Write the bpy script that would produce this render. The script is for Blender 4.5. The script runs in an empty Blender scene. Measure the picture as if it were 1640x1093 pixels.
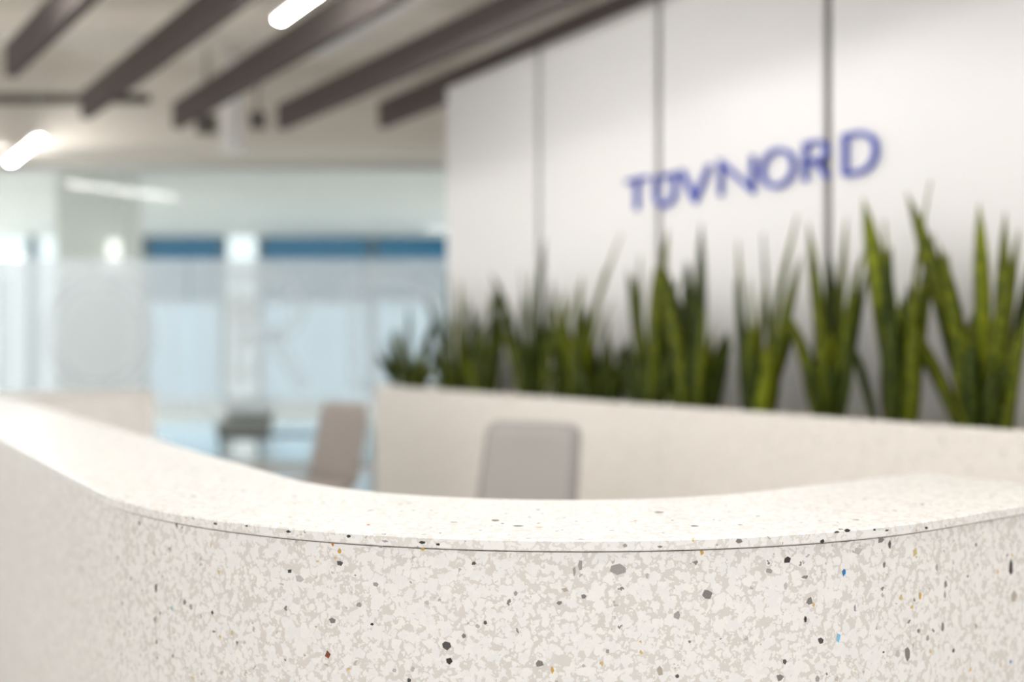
import bpy, math, random
from mathutils import Vector, Matrix
random.seed(7)
sc = bpy.context.scene

# ------------------------------------------------------------------ camera, world, exposure
# Room frame: x runs towards the sign wall, y runs along that wall away from the camera, z up.
EYE = 1.43
F = 1594.0            # focal length in pixels of a 1640 wide frame (35 mm)
HOR = 556.0           # horizon row
N = (0.8271, 0.5620)  # (right, forward) parts of +x ;  +y is (-N[1], N[0])
cam_d = bpy.data.cameras.new('camera')
cam = bpy.data.objects.new('camera', cam_d)
sc.collection.objects.link(cam)
cam_d.sensor_width = 36.0
cam_d.lens = 36.0 * F / 1640.0
cam_d.shift_y = (HOR - 546.5) / 1640.0
cam.location = (0, 0, EYE)
cam.rotation_euler = (math.pi / 2, 0, -math.atan2(N[1], N[0]))
cam_d.clip_end = 200
cam_d.dof.use_dof = True
cam_d.dof.focus_distance = 1.75
cam_d.dof.aperture_fstop = 1.0
sc.camera = cam

world = bpy.data.worlds.new('world'); sc.world = world
world.use_nodes = True
bg = world.node_tree.nodes['Background']
bg.inputs['Color'].default_value = (1.0, 0.992, 0.98, 1)
bg.inputs['Strength'].default_value = 1.10
LAMP = 63.0

sc.view_settings.view_transform = 'Standard'
sc.view_settings.look = 'None'
sc.view_settings.gamma = 1.0
sc.view_settings.use_curve_mapping = False
sc.view_settings.exposure = 0.34

# ------------------------------------------------------------------ helpers
def cam2room(X, Z):
    """(right, forward) metres -> room (x, y)"""
    return (N[0] * X + N[1] * Z, -N[1] * X + N[0] * Z)

def on_plane_x(px, py, c):
    k = (px - 820.0) / F
    Z = c / (N[0] * k + N[1])
    x, y = cam2room(k * Z, Z)
    return Vector((x, y, EYE + (HOR - py) * Z / F))

def at_depth(px, py, Z):
    x, y = cam2room((px - 820.0) / F * Z, Z)
    return Vector((x, y, EYE + (HOR - py) * Z / F))

def at_height(px, py, h):
    return at_depth(px, py, F * (h - EYE) / (HOR - py))

def link(o, parent=None):
    sc.collection.objects.link(o)
    if parent is not None:
        o.parent = parent
    return o

def mesh_obj(name, verts, faces, mat, parent=None, smooth=False, loc=None):
    m = bpy.data.meshes.new(name)
    m.from_pydata([tuple(v) for v in verts], [], faces)
    m.update()
    if mat is not None:
        m.materials.append(mat)
    if smooth:
        for p in m.polygons:
            p.use_smooth = True
    o = bpy.data.objects.new(name, m)
    if loc is not None:
        o.location = loc
    return link(o, parent)

def empty(name, loc=(0, 0, 0), rz=0.0):
    o = bpy.data.objects.new(name, None)
    o.empty_display_size = 0.1
    o.location = loc
    o.rotation_euler = (0, 0, rz)
    return link(o)

def tag(o, label=None, cat=None, group=None, kind=None):
    if label: o['label'] = label
    if cat: o['category'] = cat
    if group: o['group'] = group
    if kind: o['kind'] = kind
    return o

class MB:
    """collects pieces of one mesh"""
    def __init__(self): self.v = []; self.f = []
    def add(self, vs, fs):
        b = len(self.v)
        self.v += [tuple(v) for v in vs]
        self.f += [tuple(i + b for i in f) for f in fs]
        return self
    def box(self, x0, x1, y0, y1, z0, z1, bev=0.0, M=None):
        if bev <= 0:
            vs = [(x, y, z) for z in (z0, z1) for y in (y0, y1) for x in (x0, x1)]
            fs = [(0, 2, 3, 1), (4, 5, 7, 6), (0, 1, 5, 4), (2, 6, 7, 3), (0, 4, 6, 2), (1, 3, 7, 5)]
        else:
            b = bev; vs = []
            def ring(xa, xb, ya, yb, z):
                return [(xa + b, ya, z), (xb - b, ya, z), (xb, ya + b, z), (xb, yb - b, z),
                        (xb - b, yb, z), (xa + b, yb, z), (xa, yb - b, z), (xa, ya + b, z)]
            for zz, ins in ((z0, b), (z0 + b, 0), (z1 - b, 0), (z1, b)):
                vs += ring(x0 + ins, x1 - ins, y0 + ins, y1 - ins, zz)
            fs = [tuple(range(7, -1, -1)), tuple(range(24, 32))]
            for r in range(3):
                for i in range(8):
                    j = (i + 1) % 8
                    fs.append((r * 8 + i, r * 8 + j, r * 8 + 8 + j, r * 8 + 8 + i))
        if M is not None:
            vs = [M @ Vector(v) for v in vs]
        return self.add(vs, fs)
    def tube(self, pts, r, n=12, caps=True):
        pts = [Vector(p) for p in pts]; vs = []; fs = []
        for i, p in enumerate(pts):
            d = (pts[min(i + 1, len(pts) - 1)] - pts[max(i - 1, 0)]).normalized()
            a = d.orthogonal().normalized() if abs(d.z) > .9 else d.cross(Vector((0, 0, 1))).normalized()
            b = d.cross(a)
            rr = r[i] if isinstance(r, (list, tuple)) else r
            vs += [p + (a * math.cos(2 * math.pi * k / n) + b * math.sin(2 * math.pi * k / n)) * rr for k in range(n)]
        for i in range(len(pts) - 1):
            for k in range(n):
                l = (k + 1) % n
                fs.append((i * n + k, i * n + l, i * n + n + l, i * n + n + k))
        if caps:
            fs.append(tuple(range(n - 1, -1, -1)))
            fs.append(tuple(range(len(vs) - n, len(vs))))
        return self.add(vs, fs)
    def build(self, name, mat, parent=None, smooth=False, loc=None):
        return mesh_obj(name, self.v, self.f, mat, parent, smooth, loc)

# ------------------------------------------------------------------ materials
def mat(name, col, rough=0.5, metal=0.0, spec=0.5, emit=None, estr=0.0, noise=0.0, nscale=8.0):
    m = bpy.data.materials.new(name); m.use_nodes = True
    nt = m.node_tree; b = nt.nodes['Principled BSDF']
    b.inputs['Base Color'].default_value = (*col, 1)
    b.inputs['Roughness'].default_value = rough
    b.inputs['Metallic'].default_value = metal
    b.inputs['Specular IOR Level'].default_value = spec
    if emit:
        b.inputs['Emission Color'].default_value = (*emit, 1)
        b.inputs['Emission Strength'].default_value = estr
    if noise > 0:
        tc = nt.nodes.new('ShaderNodeTexCoord')
        n = nt.nodes.new('ShaderNodeTexNoise'); n.inputs['Scale'].default_value = nscale
        n.inputs['Detail'].default_value = 4
        nt.links.new(tc.outputs['Object'], n.inputs['Vector'])
        r = nt.nodes.new('ShaderNodeMixRGB'); r.blend_type = 'MIX'
        r.inputs[1].default_value = (*[c * (1 - noise) for c in col], 1)
        r.inputs[2].default_value = (*[min(1, c * (1 + noise)) for c in col], 1)
        nt.links.new(n.outputs['Fac'], r.inputs[0])
        nt.links.new(r.outputs[0], b.inputs['Base Color'])
    return m

def terrazzo(name, matrix, chip_a, chip_b, scale=50.0, specks=True, rough=0.42):
    m = bpy.data.materials.new(name); m.use_nodes = True
    nt = m.node_tree; L = nt.links.new; b = nt.nodes['Principled BSDF']
    b.inputs['Roughness'].default_value = rough
    b.inputs['Specular IOR Level'].default_value = 0.35
    tc = nt.nodes.new('ShaderNodeTexCoord')
    nz = nt.nodes.new('ShaderNodeTexNoise'); nz.inputs['Scale'].default_value = 95; nz.inputs['Detail'].default_value = 2
    L(tc.outputs['Object'], nz.inputs['Vector'])
    sub = nt.nodes.new('ShaderNodeVectorMath'); sub.operation = 'SUBTRACT'; sub.inputs[1].default_value = (.5, .5, .5)
    L(nz.outputs['Color'], sub.inputs[0])
    mul = nt.nodes.new('ShaderNodeVectorMath'); mul.operation = 'SCALE'; mul.inputs['Scale'].default_value = 0.019
    L(sub.outputs[0], mul.inputs[0])
    add = nt.nodes.new('ShaderNodeVectorMath'); add.operation = 'ADD'
    L(tc.outputs['Object'], add.inputs[0]); L(mul.outputs[0], add.inputs[1])
    def layer(sc_, off, lo, hi):
        o = nt.nodes.new('ShaderNodeVectorMath'); o.operation = 'ADD'; o.inputs[1].default_value = off
        L(add.outputs[0], o.inputs[0])
        v = nt.nodes.new('ShaderNodeTexVoronoi'); v.inputs['Scale'].default_value = sc_
        L(o.outputs[0], v.inputs['Vector'])
        sp = nt.nodes.new('ShaderNodeSeparateColor'); L(v.outputs['Color'], sp.inputs[0])
        mr = nt.nodes.new('ShaderNodeMapRange'); mr.inputs['To Min'].default_value = lo; mr.inputs['To Max'].default_value = hi
        L(sp.outputs[0], mr.inputs['Value'])
        d = nt.nodes.new('ShaderNodeMath'); d.operation = 'SUBTRACT'
        L(mr.outputs[0], d.inputs[0]); L(v.outputs['Distance'], d.inputs[1])
        e = nt.nodes.new('ShaderNodeMapRange'); e.inputs['From Min'].default_value = 0.0; e.inputs['From Max'].default_value = 0.05
        L(d.outputs[0], e.inputs['Value'])
        return e.outputs[0], sp.outputs[1], sp.outputs[2]
    base = None
    # matrix with a soft cloud
    n2 = nt.nodes.new('ShaderNodeTexNoise'); n2.inputs['Scale'].default_value = 30
    L(tc.outputs['Object'], n2.inputs['Vector'])
    mx = nt.nodes.new('ShaderNodeMixRGB'); L(n2.outputs['Fac'], mx.inputs[0])
    mx.inputs[1].default_value = (*[c * .93 for c in matrix], 1); mx.inputs[2].default_value = (*[min(1, c * 1.07) for c in matrix], 1)
    base = mx.outputs[0]
    for sc_, off, lo, hi in ((scale, (0, 0, 0), .30, .66), (scale * 1.35, (3.1, 1.7, .4), .20, .62), (scale * .72, (7.3, 5.1, 2.2), .10, .54), (scale * 1.9, (1.3, 9.1, 4.2), .10, .50)):
        msk, r1, r2 = layer(sc_, off, lo, hi)
        cc = nt.nodes.new('ShaderNodeMixRGB'); L(r1, cc.inputs[0])
        cc.inputs[1].default_value = (*chip_a, 1); cc.inputs[2].default_value = (*chip_b, 1)
        mm = nt.nodes.new('ShaderNodeMixRGB'); L(msk, mm.inputs[0]); L(base, mm.inputs[1]); L(cc.outputs[0], mm.inputs[2])
        base = mm.outputs[0]
    if specks:
        for sc_, off, thr, col in ((70, (5, 2, 8), .972, (.22, .20, .19)), (85, (2, 7, 3), .965, (.46, .42, .39)), (90, (9, 4, 1), .992, (.60, .42, .18))):
            o = nt.nodes.new('ShaderNodeVectorMath'); o.operation = 'ADD'; o.inputs[1].default_value = off
            L(add.outputs[0], o.inputs[0])
            v = nt.nodes.new('ShaderNodeTexVoronoi'); v.inputs['Scale'].default_value = sc_; L(o.outputs[0], v.inputs['Vector'])
            sp = nt.nodes.new('ShaderNodeSeparateColor'); L(v.outputs['Color'], sp.inputs[0])
            g = nt.nodes.new('ShaderNodeMath'); g.operation = 'GREATER_THAN'; g.inputs[1].default_value = thr; L(sp.outputs[0], g.inputs[0])
            l = nt.nodes.new('ShaderNodeMath'); l.operation = 'LESS_THAN'; l.inputs[1].default_value = .30; L(v.outputs['Distance'], l.inputs[0])
            p = nt.nodes.new('ShaderNodeMath'); p.operation = 'MULTIPLY'; L(g.outputs[0], p.inputs[0]); L(l.outputs[0], p.inputs[1])
            mm = nt.nodes.new('ShaderNodeMixRGB'); L(p.outputs[0], mm.inputs[0]); L(base, mm.inputs[1]); mm.inputs[2].default_value = (*col, 1)
            base = mm.outputs[0]
    L(base, b.inputs['Base Color'])
    return m

def glass(name, col, gloss=0.015, rough=0.02):
    m = bpy.data.materials.new(name); m.use_nodes = True
    nt = m.node_tree; nt.nodes.remove(nt.nodes['Principled BSDF'])
    out = nt.nodes['Material Output']
    t = nt.nodes.new('ShaderNodeBsdfTransparent'); t.inputs['Color'].default_value = (*col, 1)
    g = nt.nodes.new('ShaderNodeBsdfGlossy'); g.inputs['Roughness'].default_value = rough
    x = nt.nodes.new('ShaderNodeMixShader'); x.inputs[0].default_value = gloss
    nt.links.new(t.outputs[0], x.inputs[1]); nt.links.new(g.outputs[0], x.inputs[2])
    nt.links.new(x.outputs[0], out.inputs['Surface'])
    return m

def frosted(name, col, clear):
    m = bpy.data.materials.new(name); m.use_nodes = True
    nt = m.node_tree; nt.nodes.remove(nt.nodes['Principled BSDF'])
    out = nt.nodes['Material Output']
    t = nt.nodes.new('ShaderNodeBsdfTransparent')
    d = nt.nodes.new('ShaderNodeBsdfDiffuse'); d.inputs['Color'].default_value = (*col, 1)
    l = nt.nodes.new('ShaderNodeBsdfTranslucent'); l.inputs['Color'].default_value = (*col, 1)
    a = nt.nodes.new('ShaderNodeMixShader'); a.inputs[0].default_value = .5
    nt.links.new(d.outputs[0], a.inputs[1]); nt.links.new(l.outputs[0], a.inputs[2])
    x = nt.nodes.new('ShaderNodeMixShader'); x.inputs[0].default_value = clear
    nt.links.new(a.outputs[0], x.inputs[1]); nt.links.new(t.outputs[0], x.inputs[2])
    nt.links.new(x.outputs[0], out.inputs['Surface'])
    return m

def leaf_mat(name, dark, light, margin):
    m = bpy.data.materials.new(name); m.use_nodes = True
    nt = m.node_tree; L = nt.links.new; b = nt.nodes['Principled BSDF']
    b.inputs['Roughness'].default_value = .5
    b.inputs['Specular IOR Level'].default_value = .2
    uv = nt.nodes.new('ShaderNodeUVMap')
    sp = nt.nodes.new('ShaderNodeSeparateXYZ'); L(uv.outputs[0], sp.inputs[0])
    nz = nt.nodes.new('ShaderNodeTexNoise'); nz.inputs['Scale'].default_value = 1.0; nz.inputs['Detail'].default_value = 3
    mp = nt.nodes.new('ShaderNodeMapping'); mp.inputs['Scale'].default_value = (2.0, 16.0, 1.0)
    L(uv.outputs[0], mp.inputs[0]); L(mp.outputs[0], nz.inputs['Vector'])
    cr = nt.nodes.new('ShaderNodeValToRGB'); cr.color_ramp.elements[0].position = .38; cr.color_ramp.elements[1].position = .64
    cr.color_ramp.elements[0].color = (*dark, 1); cr.color_ramp.elements[1].color = (*light, 1)
    L(nz.outputs['Fac'], cr.inputs[0])
    s = nt.nodes.new('ShaderNodeMath'); s.operation = 'SUBTRACT'; s.inputs[1].default_value = .5; L(sp.outputs[0], s.inputs[0])
    a = nt.nodes.new('ShaderNodeMath'); a.operation = 'ABSOLUTE'; L(s.outputs[0], a.inputs[0])
    g = nt.nodes.new('ShaderNodeMapRange'); g.inputs['From Min'].default_value = .36; g.inputs['From Max'].default_value = .46
    L(a.outputs[0], g.inputs['Value'])
    mx = nt.nodes.new('ShaderNodeMixRGB'); L(g.outputs[0], mx.inputs[0]); L(cr.outputs[0], mx.inputs[1]); mx.inputs[2].default_value = (*margin, 1)
    L(mx.outputs[0], b.inputs['Base Color'])
    return m

M = {}
M['terrazzo'] = terrazzo('terrazzo', (.665, .625, .58), (.85, .82, .785), (.79, .772, .755), scale=58.0)
M['terrazzo_top'] = terrazzo('polished_terrazzo', (.70, .665, .625), (.85, .825, .79), (.80, .785, .765), scale=58.0, rough=.30)  # same stone as the front; washed-out glare put into the lighter matrix
M['terrazzo_top'].node_tree.nodes['Principled BSDF'].inputs['Specular IOR Level'].default_value = .6
M['terrazzo_fine'] = terrazzo('terrazzo_fine', (.72, .67, .61), (.83, .785, .73), (.79, .755, .71), scale=66)
M['panel_white'] = mat('white_gloss_panel', (.76, .75, .742), rough=.32, spec=.4)
M['panel_joint'] = mat('dark_joint_profile', (.12, .108, .104), rough=.5)
M['blue'] = mat('sign_blue', (.012, .045, .42), rough=.35)
M['baffle'] = mat('baffle_felt', (.135, .116, .109), rough=.95, spec=.1, noise=.08, nscale=40)
M['ceiling'] = mat('painted_concrete', (.80, .75, .68), rough=.9, noise=.05, nscale=1.5)
M['bulkhead'] = mat('bulkhead_plaster', (.72, .675, .61), rough=.9, noise=.03)
M['duct'] = mat('white_duct', (.85, .84, .82), rough=.5)
M['pipe'] = mat('dark_pipe', (.10, .095, .08), rough=.6)
M['lamp_body'] = mat('lamp_housing', (.85, .85, .84), rough=.4)
M['sconce'] = mat('sconce_glass', (1, 1, 1), emit=(1.0, .97, .90), estr=.7)
M['lamp'] = mat('lamp_diffuser', (1, 1, 1), emit=(1.0, .98, .95), estr=LAMP)
M['floor'] = mat('floor_vinyl', (.66, .65, .63), rough=.13, spec=.6, noise=.04, nscale=3)
M['chair_shell'] = mat('chair_shell_grey', (.32, .302, .29), rough=.6, noise=.06, nscale=120)
M['chair_mesh'] = mat('chair_mesh_grey', (.385, .37, .35), rough=.8, noise=.08, nscale=200)
M['chair_warm'] = mat('chair_fabric_taupe', (.335, .30, .275), rough=.85, noise=.08, nscale=150)
M['chrome'] = mat('polished_metal', (.7, .7, .7), rough=.2, metal=1)
M['black'] = mat('black_plastic', (.02, .02, .02), rough=.5)
M['bounce_gravel'] = mat('pale_bounce_gravel', (.62, .60, .57), rough=1, noise=.22, nscale=90)  # planter bed made pale to bounce light behind the plants
M['frame'] = mat('partition_frame', (.50, .50, .48), rough=.4)
M['mullion'] = mat('facade_mullion', (.10, .14, .17), rough=.5)
M['glass'] = glass('partition_glass', (.95, .97, .965))
M['film'] = frosted('frosted_film', (.91, .96, 1.0), .52)
M['film_letter'] = frosted('frosted_film_letter', (.95, .97, .99), .80)
M['pane_clear'] = glass('clear_window_glass', (.93, .98, 1.0))
M['pane_pale'] = glass('pale_tinted_glass', (.72, .86, .95))
M['pane_blue'] = glass('blue_tinted_glass', (.16, .33, .43))
M['office_wall'] = mat('office_wall', (.84, .85, .82), rough=.9)
M['column'] = mat('column_paint', (.78, .79, .75), rough=.9, noise=.03)
M['cabinet'] = mat('white_laminate', (.85, .86, .88), rough=.3)
M['ottoman'] = mat('grey_upholstery', (.33, .33, .31), rough=.9, noise=.1, nscale=90)
M['leaf_dark'] = leaf_mat('leaf_dark', (.011, .020, .001), (.050, .068, .002), (.055, .07, .003))
M['leaf_olive'] = leaf_mat('leaf_olive', (.036, .052, .001), (.140, .162, .004), (.15, .165, .007))
M['leaf_bright'] = leaf_mat('leaf_bright', (.090, .118, .003), (.225, .258, .010), (.32, .34, .025))

# ------------------------------------------------------------------ structure
def quad_box(name, p, q, depth_dir, t, z0, z1, m, parent=None):
    """upright slab from p to q (room xy), thickness t along depth_dir"""
    d = Vector(depth_dir).normalized() * t
    b = [Vector((p[0], p[1], 0)), Vector((q[0], q[1], 0)), Vector((q[0] + d.x, q[1] + d.y, 0)), Vector((p[0] + d.x, p[1] + d.y, 0))]
    vs = [(v.x, v.y, z0) for v in b] + [(v.x, v.y, z1) for v in b]
    fs = [(3, 2, 1, 0), (4, 5, 6, 7), (0, 1, 5, 4), (1, 2, 6, 5), (2, 3, 7, 6), (3, 0, 4, 7)]
    return mesh_obj(name, vs, fs, m, parent)

FWD = Vector((N[1], N[0], 0)); RIGHT = Vector((N[0], -N[1], 0))
def cz(X, Z):
    return cam2room(X, Z)

# floor and ceiling slabs
def slab(name, X0, X1, Z0, Z1, z0, z1, m):
    c = [cz(X0, Z0), cz(X1, Z0), cz(X1, Z1), cz(X0, Z1)]
    vs = [(x, y, z0) for x, y in c] + [(x, y, z1) for x, y in c]
    fs = [(3, 2, 1, 0), (4, 5, 6, 7), (0, 1, 5, 4), (1, 2, 6, 5), (2, 3, 7, 6), (3, 0, 4, 7)]
    return mesh_obj(name, vs, fs, m)
CEIL = EYE + 3.1
ZP = 12.0      # depth of the glazed partition
ZF = 22.0      # depth of the facade
o = slab('floor', -14, 12, -4, ZF + .3, -.1, 0, M['floor']); tag(o, 'pale grey polished floor of the reception hall', 'floor', kind='structure')
o = slab('ceiling', -14, 12, -1.5, ZP + .1, CEIL, CEIL + .2, M['ceiling']); tag(o, 'beige painted concrete ceiling above the dark baffles', 'ceiling', kind='structure')
OC = EYE + 2.526
o = slab('ceiling_office', -14, 12, ZP + .1, ZF, OC, OC + .2, M['office_wall']); tag(o, 'pale office ceiling behind the glass partition', 'ceiling', kind='structure')
# bulkhead over the partition
BH = EYE + 2.20
o = slab('trim_1', -14, 4, 10.9, ZP + .1, BH, CEIL, M['bulkhead']); tag(o, 'beige plaster bulkhead above the glass partition', 'bulkhead', kind='structure')
o = slab('trim_2', -14, 4, 9.1, 9.5, CEIL - .22, CEIL, M['ceiling']); tag(o, 'shallow concrete beam crossing under the ceiling', 'beam', kind='structure')

# sign wall with proud panels
WX = 4.354; WT = EYE + 2.235
seams = [on_plane_x(px, HOR, WX).y for px in (715, 862, 1054, 1325)]
pw = (seams[1] - seams[3]) / 2
wall = MB().box(WX + .03, WX + .16, -2.0, seams[0] + .01, 0, WT - .03).build('wall_right', M['panel_joint'])
tag(wall, 'white panelled wall carrying the blue lettering', 'wall', kind='structure')
edges = [seams[0], seams[1], seams[2], seams[3]] + [seams[3] - pw * k for k in range(1, 4)]
for a, b in zip(edges[:-1], edges[1:]):
    MB().box(WX, WX + .032, b + .026, a - (.026 if a != edges[0] else 0), .02, WT, bev=.003).build('panel', M['panel_white'], wall)

# ------------------------------------------------------------------ glazed partition (parallel to the picture plane in the photo)
part = empty('window_1', (*cz(-3, ZP), 0)); tag(part, 'floor to ceiling glass partition with a frosted film band', 'partition', kind='structure')
bpy.context.view_layer.update()
def on_part(name, X0, X1, z0, z1, zoff, t, m):
    p = cz(X0, ZP + zoff); q = cz(X1, ZP + zoff)
    o = quad_box(name, p, q, FWD, t, z0, z1, m)
    o.parent = part; o.matrix_parent_inverse = part.matrix_world.inverted()
    return o
FT = EYE + (HOR - 415) * ZP / F; FB = EYE + (HOR - 662) * ZP / F
joints = [-12.6, -10.2, -8.1, -6.0, -3.9, -1.8, .3, 2.4]
for a, b in zip(joints[:-1], joints[1:]):
    on_part('pane', a + .006, b - .006, .05, BH - .06, 0, .012, M['glass'])
    on_part('film_sheet', a + .006, b - .006, FB, FT, -.004, .003, M['film'])
on_part('frame_rail', joints[0], joints[-1], BH - .06, BH, -.03, .07, M['frame'])
on_part('frame_rail', joints[0], joints[-1], 0, .05, -.03, .07, M['frame'])

# ------------------------------------------------------------------ letters (stroke built)
def arc(cx, cy, rx, ry, a0, a1, n=18):
    return [(cx + rx * math.cos(math.radians(a0 + (a1 - a0) * i / n)), cy + ry * math.sin(math.radians(a0 + (a1 - a0) * i / n))) for i in range(n + 1)]
# polylines in a unit box; the flag closes the line
GLYPH = {
    'T': [([(0, 1), (1, 1)], False), ([(.5, 1), (.5, 0)], False)],
    'U': [([(0, 1), (0, .4)] + arc(.5, .4, .5, .4, 180, 360)[1:] + [(1, 1)], False)],
    'V': [([(0, 1), (.5, 0), (1, 1)], False)],
    'N': [([(0, 0), (0, 1), (1, 0), (1, 1)], False)],
    'O': [(arc(.5, .5, .5, .5, 0, 360, 36)[:-1], True)],
    'R': [([(0, 0), (0, 1), (.55, 1)] + arc(.55, .75, .4, .25, 90, -90)[1:] + [(0, .5)], False), ([(.5, .5), (1, 0)], False)],
    'D': [([(0, 0), (0, 1), (.45, 1)] + arc(.45, .5, .55, .5, 90, -90)[1:] + [(0, 0)], False)],
}
def stroke(mb, pts, closed, w, t, place):
    """pts in metres (u right, v up) -> extruded ribbon; place(u, v, d) gives room coordinates"""
    P = [Vector((u, v)) for u, v in pts]; n = len(P); Lp = []; Rp = []
    for i in range(n):
        a = P[(i - 1) % n] if (closed or i > 0) else None
        b = P[(i + 1) % n] if (closed or i < n - 1) else None
        d1 = (P[i] - a).normalized() if a is not None and (P[i] - a).length > 1e-6 else None
        d2 = (b - P[i]).normalized() if b is not None and (b - P[i]).length > 1e-6 else None
        if d1 is None: d1 = d2
        if d2 is None: d2 = d1
        n1 = Vector((-d1.y, d1.x)); n2 = Vector((-d2.y, d2.x))
        m = n1 + n2
        m = n1 if m.length < 1e-4 else m.normalized()
        k = min(1.0 / max(m.dot(n1), .35), 2.2)
        Lp.append(P[i] + m * (w / 2 * k)); Rp.append(P[i] - m * (w / 2 * k))
    vs = []
    for l, r in zip(Lp, Rp):
        vs += [place(l.x, l.y, 0), place(r.x, r.y, 0), place(r.x, r.y, t), place(l.x, l.y, t)]
    fs = []
    for i in range(n if closed else n - 1):
        j = (i + 1) % n
        for k in range(4):
            fs.append((i * 4 + k, i * 4 + (k + 1) % 4, j * 4 + (k + 1) % 4, j * 4 + k))
    if not closed:
        fs += [(3, 2, 1, 0), ((n - 1) * 4, (n - 1) * 4 + 1, (n - 1) * 4 + 2, (n - 1) * 4 + 3)]
    mb.add(vs, fs)

sign = empty('wall_lettering', (WX, on_plane_x(1210, 556, WX).y, EYE + .88))
tag(sign, 'raised blue lettering reading TÜVNORD on the white panelled wall', 'sign')
BASE, CAP = EYE + .885, .222
for ch, x0, x1, w in (('T', 1005, 1042, .026), ('U', 1052, 1086, .026), ('V', 1092, 1143, .026), ('N', 1156, 1211, .021), ('O', 1222, 1277, .021), ('R', 1291, 1332, .021), ('D', 1354, 1409, .021)):
    ya = on_plane_x(x0, HOR, WX).y; yb = on_plane_x(x1, HOR, WX).y
    wid = ya - yb - w
    place = lambda u, v, d, ya=ya, w=w: Vector((WX - .035 + d, ya - w / 2 - u, BASE + w / 2 + v)) - sign.location
    mb = MB()
    for pts, closed in GLYPH[ch]:
        stroke(mb, [(u * wid, v * (CAP - w)) for u, v in pts], closed, w, .03, place)
    lo = mb.build('letter', M['blue'], sign)
    if ch == 'U':
        for u in (.30, .70):
            db = MB(); s = .030
            v0 = CAP - w - .030
            vs = [place(u * wid + du, v0 + dv, d) for d in (0, .03) for dv in (0, s) for du in (-s / 2, s / 2)]
            db.add(vs, [(0, 2, 3, 1), (4, 5, 7, 6), (0, 1, 5, 4), (2, 6, 7, 3), (0, 4, 6, 2), (1, 3, 7, 5)])
            db.build('umlaut_dot', M['blue'], lo)

# big letters in the frosted film
for ch, x0, x1 in (('N', -150, 20), ('O', 66, 252), ('R', 372, 500), ('D', 556, 716)):
    Xa = (x0 - 820) / F * ZP; Xb = (x1 - 820) / F * ZP; w = .20
    zb = EYE + (HOR - 636) * ZP / F; zt = EYE + (HOR - 432) * ZP / F
    def place(u, v, d, Xa=Xa):
        x, y = cz(Xa + w / 2 + u, ZP - .010 + d); return Vector((x, y, zb + w / 2 + v))
    mb = MB()
    for pts, closed in GLYPH[ch]:
        stroke(mb, [(u * (Xb - Xa - w), v * (zt - zb - w)) for u, v in pts], closed, w, .003, place)
    o = mb.build('film_letter', M['film_letter'])
    o.parent = part; o.matrix_parent_inverse = part.matrix_world.inverted()

# ------------------------------------------------------------------ facade behind the office
fac = empty('window_2', (*cz(-5, ZF), 0)); tag(fac, 'far office facade with blue and clear window panes', 'window', kind='structure')
bpy.context.view_layer.update()
def on_fac(name, X0, X1, z0, z1, zoff, t, m):
    o = quad_box(name, cz(X0, ZF + zoff), cz(X1, ZF + zoff), FWD, t, z0, z1, m)
    o.parent = fac; o.matrix_parent_inverse = fac.matrix_world.inverted()
    return o
fx = lambda px: (px - 820) / F * ZF
fz = lambda py: EYE + (HOR - py) * ZF / F
WH = fz(378); WS = fz(640)
on_fac('wall_strip', -14, 4, WH, OC, 0, .25, M['office_wall'])
on_fac('wall_strip', -14, 4, 0, WS, 0, .25, M['office_wall'])
spans = [(-190, -75, 'pane_clear'), (-65, 43, 'pane_clear'), (57, 100, 'pane_clear'), (104, 214, 'pane_blue'), (238, 352, 'pane_blue'), (362, 411, 'pane_clear'), (421, 588, 'pane_blue'), (602, 760, 'pane_blue'), (770, 900, 'pane_blue')]
prev = -200
for a, b, k in spans:
    on_fac('mullion', fx(prev), fx(a), WS, WH, 0, .12, M['mullion'])
    if k == 'pane_clear' and a > 300:
        rows = [(378, 434), (442, 473), (517, 550), (558, 590), (600, 640)]
        for (t, bt) in rows: on_fac('pane', fx(a), fx(b), fz(bt), fz(t), .05, .01, M[k])
        for (t, bt) in ((434, 442), (473, 517), (550, 558), (590, 600)): on_fac('transom', fx(a), fx(b), fz(bt), fz(t), 0, .12, M['office_wall'])
    elif k == 'pane_blue':
        on_fac('pane', fx(a), fx(b), fz(480), WH, .05, .01, M[k])
        on_fac('transom', fx(a), fx(b), fz(485), fz(480), 0, .12, M['mullion'])
        on_fac('pane', fx(a), fx(b), WS, fz(485), .05, .01, M['pane_pale'])
    else:
        on_fac('pane', fx(a), fx(b), WS, WH, .05, .01, M[k])
    prev = b

# ------------------------------------------------------------------ reception desk
DESK_H = 1.10; CO, SO, RAD = .505, 1.125, 1.267; XEND = 2.36; YB = 8.26; XB = 2.02
def desk_path(off):
    pts = [(XEND, SO + off), (2.05, SO + off)]
    cx, cy = CO + RAD, SO + RAD
    for i in range(49):
        a = math.radians(270 - 90 * i / 48)
        pts.append((cx + (RAD - off) * math.cos(a), cy + (RAD - off) * math.sin(a)))
    pts += [(CO + off, 5.0), (CO + off, YB - off), (XB, YB - off)]
    return pts
def ribbon(section):
    """section: closed polygon of (offset from the outer face, z)"""
    paths = [desk_path(o) for o, z in section]; n = len(section); k = len(paths[0])
    vs = [(paths[j][i][0], paths[j][i][1], section[j][1]) for i in range(k) for j in range(n)]
    fs = []
    for i in range(k - 1):
        for j in range(n):
            l = (j + 1) % n
            fs.append((i * n + j, i * n + l, i * n + n + l, i * n + n + j))
    fs += [tuple(range(n - 1, -1, -1)), tuple(range((k - 1) * n, k * n))]
    return MB().add(vs, fs)
desk = empty('reception_desk', (0, 0, 0)); tag(desk, 'curved pale terrazzo reception desk in the foreground', 'reception desk')
B = .0025
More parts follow.
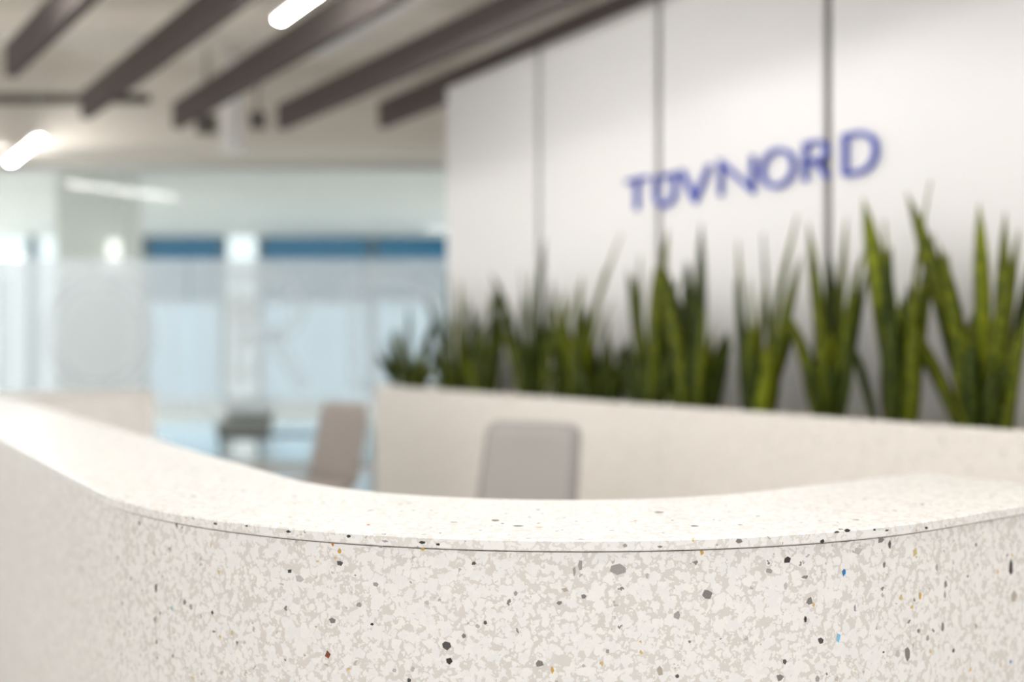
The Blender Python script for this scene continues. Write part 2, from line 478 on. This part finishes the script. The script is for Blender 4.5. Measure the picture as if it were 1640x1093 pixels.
top = ribbon([(-.008 + B, 1.08), (-.008, 1.08 + B), (-.008, 1.10 - B), (-.008 + B, 1.10), (.440 - B, 1.10), (.440, 1.10 - B), (.440, 1.08 + B), (.440 - B, 1.08)]).build('countertop', M['terrazzo_top'], desk)
front = ribbon([(0, .06), (0, 1.0769), (.03, 1.0769), (.03, .06)]).build('front_panel', M['terrazzo'], desk)
ribbon([(.40, .06), (.40, 1.0785), (.425, 1.0785), (.425, .06)]).build('inner_panel', M['terrazzo'], desk)
ribbon([(.03, 0), (.03, .06), (.40, .06), (.40, 0)]).build('plinth', M['panel_joint'], desk)
MB().box(XEND - .03, XEND - .002, SO + .03, SO + .40, .06, 1.0785).build('end_panel', M['terrazzo'], desk)
MB().box(XB - .03, XB - .002, YB - .40, YB - .03, .06, 1.0785).build('end_panel', M['terrazzo'], desk)
# lower working surface on the staff side
ribbon([(.426, .715), (.426, .74), (.80, .74), (.80, .715)]).build('worktop', M['cabinet'], desk)

# stone chips set into the terrazzo
def face_hit(px):
    k = (px - 820.0) / F; path = desk_path(0)
    rx, ry = cam2room(k, 1.0); best = None
    for (ax, ay), (bx, by) in zip(path[:-1], path[1:]):
        dx, dy = bx - ax, by - ay; den = rx * dy - ry * dx
        if abs(den) < 1e-9: continue
        t = (ax * dy - ay * dx) / den; u = (ax * ry - ay * rx) / den
        if t > .3 and -1e-6 <= u <= 1 + 1e-6 and (best is None or t < best[0]):
            tv = Vector((dx, dy, 0)).normalized(); best = (t, Vector((rx * t, ry * t, 0)), tv)
    return best
CH = {}
def chip_mat(col):
    key = tuple(col)
    if key not in CH: CH[key] = mat('chip_stone', col, rough=.4, noise=.15, nscale=300)
    return CH[key]
BK = (.022, .018, .016); DK = (.075, .068, .064); GR = (.20, .18, .17); MG = (.33, .30, .29); LG = (.50, .47, .46)
OR = (.42, .15, .03); AM = (.55, .33, .08); RU = (.20, .045, .015); BL = (.008, .17, .42); LB = (.22, .48, .68); TN = (.42, .36, .30); GO = (.55, .45, .20); RD = (.60, .10, .07)
chips = [(533,871,3,7,OR),(544,884,4,7,AM),(544,902,8,6,DK),(602,936,8,5,MG),(575,969,7,5,MG),(532,994,8,9,GR),(596,1001,4,3,BK),(525,1050,6,11,RU),(715,1034,10,10,DK),(719,1059,9,9,BK),(655,1090,6,6,DK),(759,903,6,5,DK),(826,951,4,7,MG),(777,998,5,4,DK),(743,1019,6,5,GR),(864,1064,10,8,GR),(884,1073,4,8,AM),(677,880,5,4,AM),(683,966,8,5,LG),
 (250,943,5,12,DK),(340,982,4,5,BK),(306,972,5,7,MG),(210,927,4,6,MG),(283,836,3,15,BK),(223,838,4,6,GR),(464,915,7,7,BK),(480,928,12,10,LG),(372,1014,3,5,GO),(275,975,3,5,(.20,.45,.42)),(351,917,3,5,GO),(610,876,5,4,MG),(130,910,4,7,MG),(190,998,5,8,LG),(120,832,4,9,LG),
 (929,906,6,16,MG),(991,913,20,12,MG),(935,956,6,7,GR),(896,966,7,5,GR),(1132,952,13,14,GR),(1085,986,9,9,MG),(1124,885,4,8,AM),(1261,897,11,9,BK),(1231,915,10,6,MG),(1258,940,5,9,LG),(1257,1060,6,6,DK),(1249,1086,8,11,GR),(1085,1084,6,5,DK),(1057,1075,8,14,TN),(905,945,8,7,TN),(973,1044,6,6,MG),(1104,1028,4,4,GR),(920,915,3,12,MG),
 (1352,916,6,10,BL),(1342,1022,6,14,LB),(1297,964,9,9,GR),(1290,992,4,7,BK),(1314,1027,8,7,DK),(1373,883,14,12,LG),(1411,865,12,10,GR),(1425,873,4,10,DK),(1465,885,8,11,GO),(1619,910,8,20,BK),(1514,936,6,9,GR),(1510,1006,4,13,GR),(1453,1047,7,16,GR),(1471,1011,6,7,GR),(1485,1023,5,9,MG),(1527,1043,5,5,DK),(1618,1060,4,5,BL),(1415,1045,3,3,BK),(1624,957,10,18,TN),(1443,957,6,9,GO),(1473,955,4,9,AM),(1309,1088,8,9,MG),(1416,905,4,8,GR),(1500,909,4,8,MG),(1513,954,3,9,MG),(1438,1048,7,12,LG),(1369,975,4,9,MG)]
edge_chips = [(1312,866,7,4,BK),(1395,848,6,3,BK),(1352,849,8,4,BK),(1478,845,5,3,BK),(1335,852,8,2,DK),(679,868,9,3,BK),(704,871,5,3,BK),(562,858,5,4,BK),(1180,866,9,5,GR),(1055,875,6,3,GR),(620,866,7,2,MG),(466,851,6,3,BK),(350,838,6,3,DK),(400,842,4,2,DK),(1000,873,5,4,MG),(1415,849,5,2,BK)]
def blob(n, rnd):
    a0 = rnd.random() * 6.28
    return [((.34 + .34 * rnd.random()) * math.cos(a0 + 6.283 * i / n), (.34 + .34 * rnd.random()) * math.sin(a0 + 6.283 * i / n)) for i in range(n)]
rnd = random.Random(3)
def put_chip(org, U, V, W, sx, sy, col, parent):
    n = rnd.choice((4, 5, 5, 6)); q = blob(n, rnd)
    vs = [U * (a * sx) + V * (b * sy) - W * .002 for a, b in q] + [U * (a * sx) + V * (b * sy) + W * .0003 for a, b in q]
    fs = [tuple(range(n - 1, -1, -1)), tuple(range(n, 2 * n))] + [(i, (i + 1) % n, n + (i + 1) % n, n + i) for i in range(n)]
    mesh_obj('stone_chip', vs, fs, chip_mat(col), parent, loc=org)
UP = Vector((0, 0, 1))
for lst, out, par in ((chips, 0.0, front), (edge_chips, .008, top)):
    for px, py, w, h, col in lst:
        hit = face_hit(px)
        if not hit: continue
        Z, p, tv = hit; nv = Vector((tv.y, -tv.x, 0))
        if nv.dot(p) > 0: nv = -nv
        p = p + nv * out
        z = EYE + (HOR - py) * Z / F
        fs_ = abs(tv.dot(RIGHT)); zz = max(fs_, .3)
        put_chip(Vector((p.x, p.y, z)), tv, UP, nv, (w * 1.2 + 1) * Z / F / zz, (h * 1.2 + 1) * Z / F, col, par)
for px, py, w, h, col in [(793,834,14,2.6,DK),(830,843,14,2.0,DK),(727,837,14,1.6,MG),(590,841,8,2,RD),(1056,821,18,2.2,DK),(1112,843,11,1.8,DK),(594,818,12,2,LG),(642,808,8,1.6,LG),(656,806,8,1.6,LG),(662,818,6,1.6,LG),(690,818,6,1.6,LG),(1372,833,10,1.6,GR),(1477,808,7,2,GR),(1385,800,9,2,LG),(805,839,5,1.5,DK),(864,845,11,1.2,AM),(980,850,9,1.2,LG),(1346,848,10,1.2,DK),(1214,827,10,1.2,MG),(770,850,6,1.2,LG),(470,795,9,2,LG),(310,795,10,2,LG),(357,768,8,2,LG),(1077,834,6,1.2,MG),(1433,818,7,1.5,LG),(862,817,7,1.4,MG),(810,823,8,1.2,LG)]:
    p = at_height(px, py, DESK_H); Z = F * (EYE - DESK_H) / (py - HOR)
    put_chip(p, RIGHT, FWD, UP, w * Z / F, h * Z * Z / (F * (EYE - DESK_H)), col, top)

# ------------------------------------------------------------------ planter
PX = 3.854
pe = on_plane_x(601, 625, PX).y
pl = empty('planter_box', (PX, 4.0, 0)); tag(pl, 'long beige planter box full of snake plants along the wall', 'planter')
def plb(name, x0, x1, y0, y1, z0, z1, m, bev=.003):
    return MB().box(x0 - PX, x1 - PX, y0 - 4, y1 - 4, z0, z1, bev=bev).build(name, m, pl)
plb('front_panel', PX, PX + .025, -1.5, pe, .05, 1.10, M['terrazzo_fine'])
plb('back_panel', WX - .045, WX - .02, -1.5, pe, .05, 1.10, M['terrazzo_fine'])
plb('end_panel', PX + .0255, WX - .0455, pe - .025, pe, .05, 1.10, M['terrazzo_fine'])
plb('plinth', PX + .05, WX - .06, -1.5, pe - .05, 0, .05, M['panel_joint'])
so = plb('bounce_gravel', PX + .026, WX - .046, -1.5, pe - .026, .9, 1.055, M['bounce_gravel']); so['kind'] = 'stuff'

# ------------------------------------------------------------------ snake plants
def leaf_mesh(base, tip, width, bend, face, rnd, fold=.22):
    """sword leaf: four-sided section, widest a third of the way up"""
    n = 9; vs = []; fs = []; uvs = []
    ax = tip - base; mid = base + ax * .5 + bend
    for i in range(n):
        t = i / (n - 1)
        p = base * (1 - t) ** 2 + mid * 2 * t * (1 - t) + tip * t * t
        d = ((mid - base) * (1 - t) + (tip - mid) * t).normalized()
        a = face + rnd * t
        side = Vector((math.cos(a) * .0 + math.sin(a), math.cos(a), 0))
        side = (side - d * side.dot(d)).normalized(); nrm = d.cross(side)
        w = width * (.52 + 1.35 * t * (1 - t) * (1.25 - .5 * t)) if t < .5 else width * (.52 + 1.35 * .25 * 1.0) * max(0.03, (1 - ((t - .5) / .5) ** 2.6))
        th = .004
        vs += [p - side * w / 2, p + nrm * (w * fold - th), p + side * w / 2, p + nrm * (w * fold + th)]
        uvs.append(t)
    for i in range(n - 1):
        for k in range(4):
            fs.append((i * 4 + k, i * 4 + (k + 1) % 4, i * 4 + 4 + (k + 1) % 4, i * 4 + 4 + k))
    fs += [(3, 2, 1, 0), tuple(range((n - 1) * 4, n * 4))]
    return vs, fs, uvs
def add_leaf(parent, base, tip, width, bend, m, face=0.0, twist=0.0):
    org = parent.location
    vs, fs, uvs = leaf_mesh(base - org, tip - org, width, bend, face, twist)
    o = mesh_obj('leaf', vs, fs, m, parent, smooth=True)
    uv = o.data.uv_layers.new(name='UVMap')
    for lp in o.data.loops:
        i, k = divmod(lp.vertex_index, 4)
        uv.data[lp.index].uv = ((0.0, .5, 1.0, .5)[k], uvs[i] + .0)
    return o
D_, O_, G_ = 'leaf_dark', 'leaf_olive', 'leaf_bright'
# per plant: label, base px, spread px, leaves (base px, tip px, tip py, width mm, material)
plants = [
 ('small dark snake plant at the far left end of the planter', 659, 26, [(662,655,495,75,D_),(640,628,536,50,D_),(632,612,548,40,D_),(680,697,500,50,D_),(668,676,560,60,O_),(650,640,570,55,D_)]),
 ('second snake plant from the far end of the planter', 732, 30, [(722,717,440,70,D_),(738,737,452,62,O_),(748,755,520,65,D_),(712,703,505,55,D_),(742,762,548,60,O_),(728,724,505,70,O_),(720,690,570,45,D_)]),
 ('third snake plant from the far end, leaning left of a gap in the row', 780, 22, [(786,800,455,60,D_),(780,787,470,55,O_),(770,812,500,40,D_),(765,768,540,60,O_),(790,800,560,50,D_)]),
 ('slim tall snake plant below the first wall joint', 858, 30, [(852,872,388,60,D_),(848,852,440,55,O_),(838,836,478,50,D_),(866,893,478,45,O_),(872,880,540,60,O_),(845,828,560,50,D_)]),
 ('snake plant with one long thin leaf leaning right', 915, 28, [(918,996,380,42,O_),(905,907,500,55,D_),(925,940,492,52,D_),(900,892,540,60,O_),(935,955,560,50,D_)]),
 ('short dark snake plant in the middle of the row', 968, 26, [(962,975,515,58,D_),(975,1008,548,50,D_),(955,950,555,55,D_),(985,992,580,60,O_)]),
 ('dark snake plant left of the second wall joint', 1038, 26, [(1034,1025,415,58,D_),(1046,1070,370,52,O_),(1038,1048,475,65,O_),(1025,1008,556,52,D_),(1050,1064,540,62,D_)]),
 ('bushy snake plant under the first letters of the sign', 1112, 36, [(1108,1064,430,58,D_),(1120,1123,362,50,D_),(1130,1172,556,45,D_),(1100,1096,520,70,O_),(1118,1128,500,62,O_),(1090,1075,540,60,O_),(1125,1142,545,55,D_),(1085,1040,560,48,O_)]),
 ('snake plant with crossing thin leaves right of the bushy one', 1212, 30, [(1198,1182,392,45,O_),(1215,1278,350,40,O_),(1232,1222,380,34,D_),(1228,1274,525,60,D_),(1205,1206,515,75,O_),(1192,1180,500,58,D_),(1218,1228,560,80,G_)]),
 ('snake plant in front of the third wall joint', 1328, 26, [(1326,1294,362,50,O_),(1332,1327,400,58,D_),(1338,1356,352,34,O_),(1345,1390,438,38,D_),(1312,1284,565,40,D_),(1322,1304,520,60,O_),(1330,1330,540,75,G_)]),
 ('tall snake plant with wide double leaf tips right of the third joint', 1436, 34, [(1446,1491,296,52,O_),(1440,1382,322,76,G_),(1448,1416,358,78,O_),(1430,1440,520,95,D_),(1402,1359,545,32,D_),(1450,1462,545,85,D_)]),
 ('largest snake plant at the near right end of the planter', 1580, 44, [(1556,1452,314,66,O_),(1578,1568,332,70,G_),(1602,1610,345,46,O_),(1594,1632,372,40,O_),(1580,1578,470,75,G_),(1538,1418,484,56,O_),(1612,1660,390,40,D_),(1560,1496,448,36,O_),(1615,1650,500,44,O_),(1590,1600,520,80,G_),(1570,1562,500,70,O_)]),
]
rl = random.Random(11)
for label, bx, sp, leaves in plants:
    pc = 4.06
    b0 = on_plane_x(bx, HOR, pc)
    root = empty('snake_plant', (b0.x, b0.y, 1.055))
    tag(root, label, 'plant', 'snake plants in the planter')
    allv = list(leaves)
    topy = min(l[2] for l in leaves)
    for k in range(8):
        u = rl.uniform(-.8, .8); x = bx + u * sp
        lip = HOR + .0708 * (x + 263)
        allv.append((x, x + u * 28 + rl.uniform(-16, 16), lip - (lip - topy) * rl.uniform(.22, .48), rl.uniform(52, 72), rl.choice((D_, O_, D_))))
    for k in range(5):
        u = rl.uniform(-.7, .7); x = bx + u * sp
        lip = HOR + .0708 * (x + 263)
        allv.append((x, x + u * 60 + rl.uniform(-18, 18), lip - (lip - topy) * rl.uniform(.50, .84), rl.uniform(40, 62), rl.choice((D_, O_, O_))))
    for x, tx, ty, w, mk in allv:
        c0 = pc + rl.uniform(-.10, .10); c1 = c0 + rl.uniform(-.09, .06)
        b = on_plane_x(x, HOR, c0); b.z = 1.05
        t = on_plane_x(tx, ty - 6, c1)
        bend = Vector((rl.uniform(-.03, .03), rl.uniform(-.02, .02) + (b.y - t.y) * .22, 0))
        add_leaf(root, b, t, w * .001 * 1.6, bend, M[mk], face=rl.uniform(-.6, .6), twist=rl.uniform(-.8, .8))

# ------------------------------------------------------------------ office chairs
def rounded_panel(w0, w1, h, r, t, curve, n=6, z0=0.0):
    """upright rounded panel: w0 bottom width, w1 top width, bowed by `curve`"""
    out = []
    def corner(cx, cz_, a0):
        return [(cx + r * math.cos(math.radians(a0 + 90 * i / n)), cz_ + r * math.sin(math.radians(a0 + 90 * i / n))) for i in range(n + 1)]
    out += corner(w0 / 2 - r, r, -90) + corner(w1 / 2 - r, h - r, 0) + corner(-w1 / 2 + r, h - r, 90) + corner(-w0 / 2 + r, r, 180)
    k = len(out); vs = []
    bow = lambda x, z: curve * (x / (w0 / 2)) ** 2 + .05 * (z / h - .35) ** 2
    for inset, y in ((.82, -t / 2), (.97, -t / 2), (1.0, -t / 4), (1.0, t / 4), (.97, t / 2), (.82, t / 2)):
        for x, z in out:
            xx = x * inset; zz = h / 2 + (z - h / 2) * (inset if inset < 1 else 1)
            vs.append((xx, y + bow(xx, zz), z0 + zz))
    fs = []
    for rr in range(5):
        for i in range(k):
            j = (i + 1) % k
            fs.append((rr * k + i, rr * k + j, rr * k + k + j, rr * k + k + i))
    # bowed caps
    for ring, y, flip in ((0, -t / 2, True), (5, t / 2, False)):
        c = len(vs); vs.append((0, y + bow(0, h / 2), z0 + h / 2))
        for i in range(k):
            j = (i + 1) % k
            fs.append((ring * k + j, ring * k + i, c) if flip else (ring * k + i, ring * k + j, c))
    return MB().add(vs, fs)
def make_chair(label, shell, inner, loc, rz, lean, top, wd):
    ch = empty('office_chair', loc, rz); tag(ch, label, 'chair', 'office chairs behind the desk')
    zb = .46; h = top - zb
    R = Matrix.Translation((0, -.20, zb)) @ Matrix.Rotation(lean, 4, 'X')
    bk = rounded_panel(wd, wd - .03, h, .07, .05, .035)
    bk.v = [tuple(R @ Vector(v)) for v in bk.v]
    back = bk.build('backrest', shell, ch, smooth=True)
    for s in (-1, 1):
        ins = rounded_panel(wd - .07, wd - .10, h - .09, .05, .014, .03, z0=.045)
        ins.v = [tuple(R @ (Vector(v) + Vector((0, s * .024, 0)))) for v in ins.v]
        ins.build('mesh_inset', inner, back, smooth=True)
    MB().box(-.24, .24, -.20, .26, .44, .51, bev=.025).build('seat', shell, ch, smooth=True)
    MB().box(-.03, .03, -.24, -.12, .40, .50, bev=.008).build('back_bracket', M['black'], ch)
    MB().tube([(0, 0, .14), (0, 0, .30), (0, 0, .44)], [.03, .022, .022]).build('gas_column', M['chrome'], ch, smooth=True)
    for k in range(5):
        a = 2 * math.pi * k / 5
        e = Vector((math.cos(a) * .30, math.sin(a) * .30, .085))
        leg = MB().tube([(math.cos(a) * .02, math.sin(a) * .02, .13), e], [.024, .016]).build('base_leg', M['chrome'], ch, smooth=True)
        tv = Vector((-math.sin(a), math.cos(a), 0))
        MB().tube([Vector((e.x, e.y, .03)) - tv * .02, Vector((e.x, e.y, .03)) + tv * .02], .03).build('caster', M['black'], leg, smooth=True)
    return ch
# chair facing the desk, backrest seen almost square on
ang = -math.atan2(N[1], N[0])
def seat_at(label, shell, inner, px, Z, th, lean, ytop, wd):
    h = .55
    q = at_depth(px, HOR, Z)                       # foot of the backrest
    b = Vector((q.x, q.y, 0)) - (RIGHT * math.sin(th) + FWD * math.cos(th)) * .20
    zt = Z + math.sin(lean) * h * math.cos(th)
    make_chair(label, shell, inner, (b.x, b.y, 0), ang + math.pi - th, lean, EYE + .012 + (HOR - ytop) * zt / F, wd)
seat_at('grey mesh-back office chair seen square on before the planter', M['chair_shell'], M['chair_mesh'], 842, 5.1, math.radians(26), math.radians(14), 677, .565)
seat_at('taupe office chair turned sideways by the planter end', M['chair_warm'], M['chair_warm'], 538, 7.0, math.radians(40), math.radians(13), 646, .50)

# ------------------------------------------------------------------ ceiling baffles, lamps, services
BZ = EYE + 2.15
baffles = []
for label, (px, py), (qx, qy) in (
    ('leftmost dark ceiling baffle cut by the top left corner', (17, 123), (146, 0)),
    ('second dark ceiling baffle from the left', (137, 190), (398, 0)),
    ('third dark ceiling baffle, below the cut-off linear lamp', (283, 206), (640, 0)),
    ('fourth dark ceiling baffle from the left', (450, 208), (740, 82)),
    ('short dark baffle end at the top corner of the panelled wall', (612, 205), (720, 161.8))):
    a = at_height(px, py, BZ)
    b = at_height(qx, qy, BZ)
    d = (b - a).normalized()
    L = 12.5; baffles.append((a.copy(), d.copy()))
    o = empty('ceiling_baffle', (a.x, a.y, BZ), math.atan2(d.y, d.x))
    tag(o, label, 'ceiling baffle', 'dark acoustic baffles')
    MB().box(0, L, -.045, .045, 0, .245, bev=.004).build('felt_board', M['baffle'], o)
    for k in range(6):
        MB().tube([(.6 + 2.2 * k, 0, .24), (.6 + 2.2 * k, 0, CEIL - BZ + .01)], .006, n=6).build('hanger_rod', M['lamp_body'], o)

for n_, what in ((1, 'added dark ceiling baffle just past the left picture edge'), (2, 'added dark ceiling baffle two rows past the left picture edge')):  # unseen baffles added to keep light off the upper sign wall
    a, d = baffles[0]
    o = empty('ceiling_baffle', (a.x - .84 * n_, a.y - .8 * n_, BZ), math.atan2(d.y, d.x)); tag(o, what, 'ceiling baffle', 'dark acoustic baffles')
    MB().box(0, 11, -.045, .045, 0, .245, bev=.004).build('felt_board', M['baffle'], o)
    for k in range(5):
        MB().tube([(.6 + 2.2 * k, 0, .24), (.6 + 2.2 * k, 0, CEIL - BZ + .01)], .006, n=6).build('hanger_rod', M['lamp_body'], o)

def linear_lamp(label, a, b, w=.07, lit=True, drop=CEIL, zc=None, group='linear pendant lamps'):
    a = Vector(a); b = Vector(b); d = (b - a); L = d.length
    o = empty('linear_lamp', a, math.atan2(d.y, d.x)); tag(o, label, 'lamp', group)
    MB().box(0, L, -w / 2, w / 2, .012, .075, bev=.006).build('housing', M['lamp_body'], o)
    MB().box(.008, L - .008, -w / 2 + .005, w / 2 - .005, -.012, .011, bev=.008).build('diffuser', M['lamp'] if lit else M['lamp_body'], o)
    for x in (.12, L * .5):
        MB().tube([(x, 0, .07), (x, 0, drop - a.z)], .003, n=6).build('suspension_wire', M['lamp_body'], o)
    return o
LZ = EYE + 2.10
linear_lamp('short bright linear lamp hanging near the left picture edge', at_height(64, 222, LZ), at_height(16, 260, LZ))
e = at_height(446, 34, LZ); g = at_height(530, -26, LZ)
dl = (g - e).normalized()
linear_lamp('bright linear lamp cut by the top edge between second and third baffle', e, e + dl * 2.4)
# unseen lamps added above the frame, between the baffle rows, to brighten the desk
def baffle_x(k, y):
    a, d = baffles[k]; return a.x + d.x * (y - a.y) / d.y
for k, y, what in ((0, .1, 'added near lamp above the desk between first and second baffle'),):
    e = Vector(((baffle_x(k, y + 2) + baffle_x(k + 1, y + 2)) / 2, y + 2, LZ + .16))
    g = Vector(((baffle_x(k, y) + baffle_x(k + 1, y)) / 2, y, LZ + .16))
    linear_lamp(what, e, g, group='added lamps above the picture')
linear_lamp('added lamp above the far half of the straight desk leg', (.80, 7.0, LZ + .16), (.88, 5.0, LZ + .16), group='added lamps above the picture')
linear_lamp('added lamp above the near half of the straight desk leg', (.95, 4.2, LZ + .16), (.95, 2.2, LZ + .16), group='added lamps above the picture')
linear_lamp('added lamp right above the rounded desk corner', (1.10, 1.6, LZ + .16), (1.18, -.4, LZ + .16), group='added lamps above the picture')
for X, Z0, what in ((1.2, 17.5, 'added office lamp hidden behind the panelled wall'), (-11.5, 14.0, 'added office lamp past the left picture edge near the glass'), (-12.5, 18.0, 'added office lamp past the left picture edge near the facade')):  # unseen lamps added to lift the office ceiling and the film
    linear_lamp(what, (*cz(X, Z0), OC - .30), (*cz(X, Z0 + 2.2), OC - .30), w=.42, drop=OC, group='added office lamps')

# ------------------------------------------------------------------ ceiling services
def at(px, py, Z): return at_depth(px, py, Z)
MB().tube([at(-150, 158, 10.6), at(238, 158, 10.6)], .055, n=12).build('service_pipe', M['pipe'], smooth=True)
tag(bpy.data.objects['service_pipe'], 'dark service pipe under the ceiling at upper left', 'pipe')
o = empty('air_duct', at(372, 200, 10.3)); tag(o, 'white air duct dropping down behind the third baffle', 'duct')
p0 = o.location
MB().tube([Vector((0, 0, -.22)), Vector((0, 0, .95))], .11, n=20).build('duct_body', M['duct'], o, smooth=True)
MB().tube([Vector((0, 0, -.25)), Vector((0, 0, -.18))], .13, n=20).build('duct_collar', M['duct'], o, smooth=True)
d2 = baffles[2][1]
a = at_height(505, 92, EYE + 2.45); 
t = empty('cable_tray', a, math.atan2(d2.y, d2.x)); tag(t, 'white cable tray running between third and fourth baffle', 'cable tray')
MB().box(0, 8, -.07, .07, 0, .06, bev=.004).build('tray_body', M['duct'], t)
for k in range(4):
    MB().tube([(.4 + 2 * k, 0, .05), (.4 + 2 * k, 0, CEIL - EYE - 2.45 + .005)], .006, n=6).build('hanger_rod', M['lamp_body'], t)
for nm, (x0, y0, x1, y1), Z in (('dark bracket hanging under the third baffle end', (316, 185, 346, 214), 10.35), ('small dark bracket left of the fourth baffle end', (402, 180, 424, 206), 10.35)):
    b = empty('ceiling_bracket', at((x0 + x1) / 2, y1, Z), -math.atan2(N[1], N[0])); tag(b, nm, 'bracket')
    w = (x1 - x0) * Z / F / 2; h = (y1 - y0) * Z / F
    MB().box(-w, w, -.06, .06, 0, h, bev=.01).build('clamp', M['pipe'], b)
    MB().tube([(0, 0, h - .01), (0, 0, CEIL - b.location.z + .005)], .012, n=8).build('rod', M['pipe'], b)

# ------------------------------------------------------------------ office behind the glass
def ground(px, Z): q = at_depth(px, HOR, Z); return Vector((q.x, q.y, 0))
c = empty('column', ground(160, 14.5), -math.atan2(N[1], N[0])); tag(c, 'square grey-green column behind the glass at the left', 'column')
MB().box(-.46, .46, -.4, .4, 0, OC, bev=.01).build('shaft', M['column'], c)
MB().box(-.475, .475, -.415, .415, 0, .1, bev=.004).build('base_trim', M['frame'], c)
sc_ = empty('wall_lamp', at_depth(183, 430, 13.98), -math.atan2(N[1], N[0])); tag(sc_, 'small softly lit wall lamp on the column', 'lamp')
MB().tube([(0, 0, 0), (0, 0, .04), (0, 0, .36), (0, 0, .40)], [.06, .09, .09, .06], n=16).build('lamp_shade', M['sconce'], sc_, smooth=True)
MB().box(-.03, .03, .05, .13, .14, .26).build('wall_bracket', M['chrome'], sc_)
e = empty('lounge_seat', ground(392, 13.5), -math.atan2(N[1], N[0])); tag(e, 'grey upholstered lounge seat on black legs behind the glass', 'seat')
MB().box(-.33, .33, -.3, .3, .26, .44, bev=.04).build('cushion', M['ottoman'], e, smooth=True)
MB().box(-.33, .33, .2, .32, .40, .74, bev=.04).build('backrest', M['ottoman'], e, smooth=True)
MB().box(-.30, .30, -.27, .27, .19, .265, bev=.01).build('seat_frame', M['black'], e)
for sx in (-1, 1):
    for sy in (-1, 1):
        MB().tube([(sx * .24, sy * .22, .2), (sx * .28, sy * .26, 0)], [.02, .014], n=8).build('leg', M['black'], e)

e = empty('low_table', ground(470, 13.4), -math.atan2(N[1], N[0])); tag(e, 'low table with thin dark top behind the glass beside the lounge seat', 'table')
MB().box(-.30, .30, -.25, .25, .235, .265, bev=.005).build('table_top', M['mullion'], e)
for sx in (-1, 1):
    for sy in (-1, 1):
        MB().tube([(sx * .26, sy * .21, .236), (sx * .27, sy * .22, 0)], .012, n=8).build('leg', M['chrome'], e)
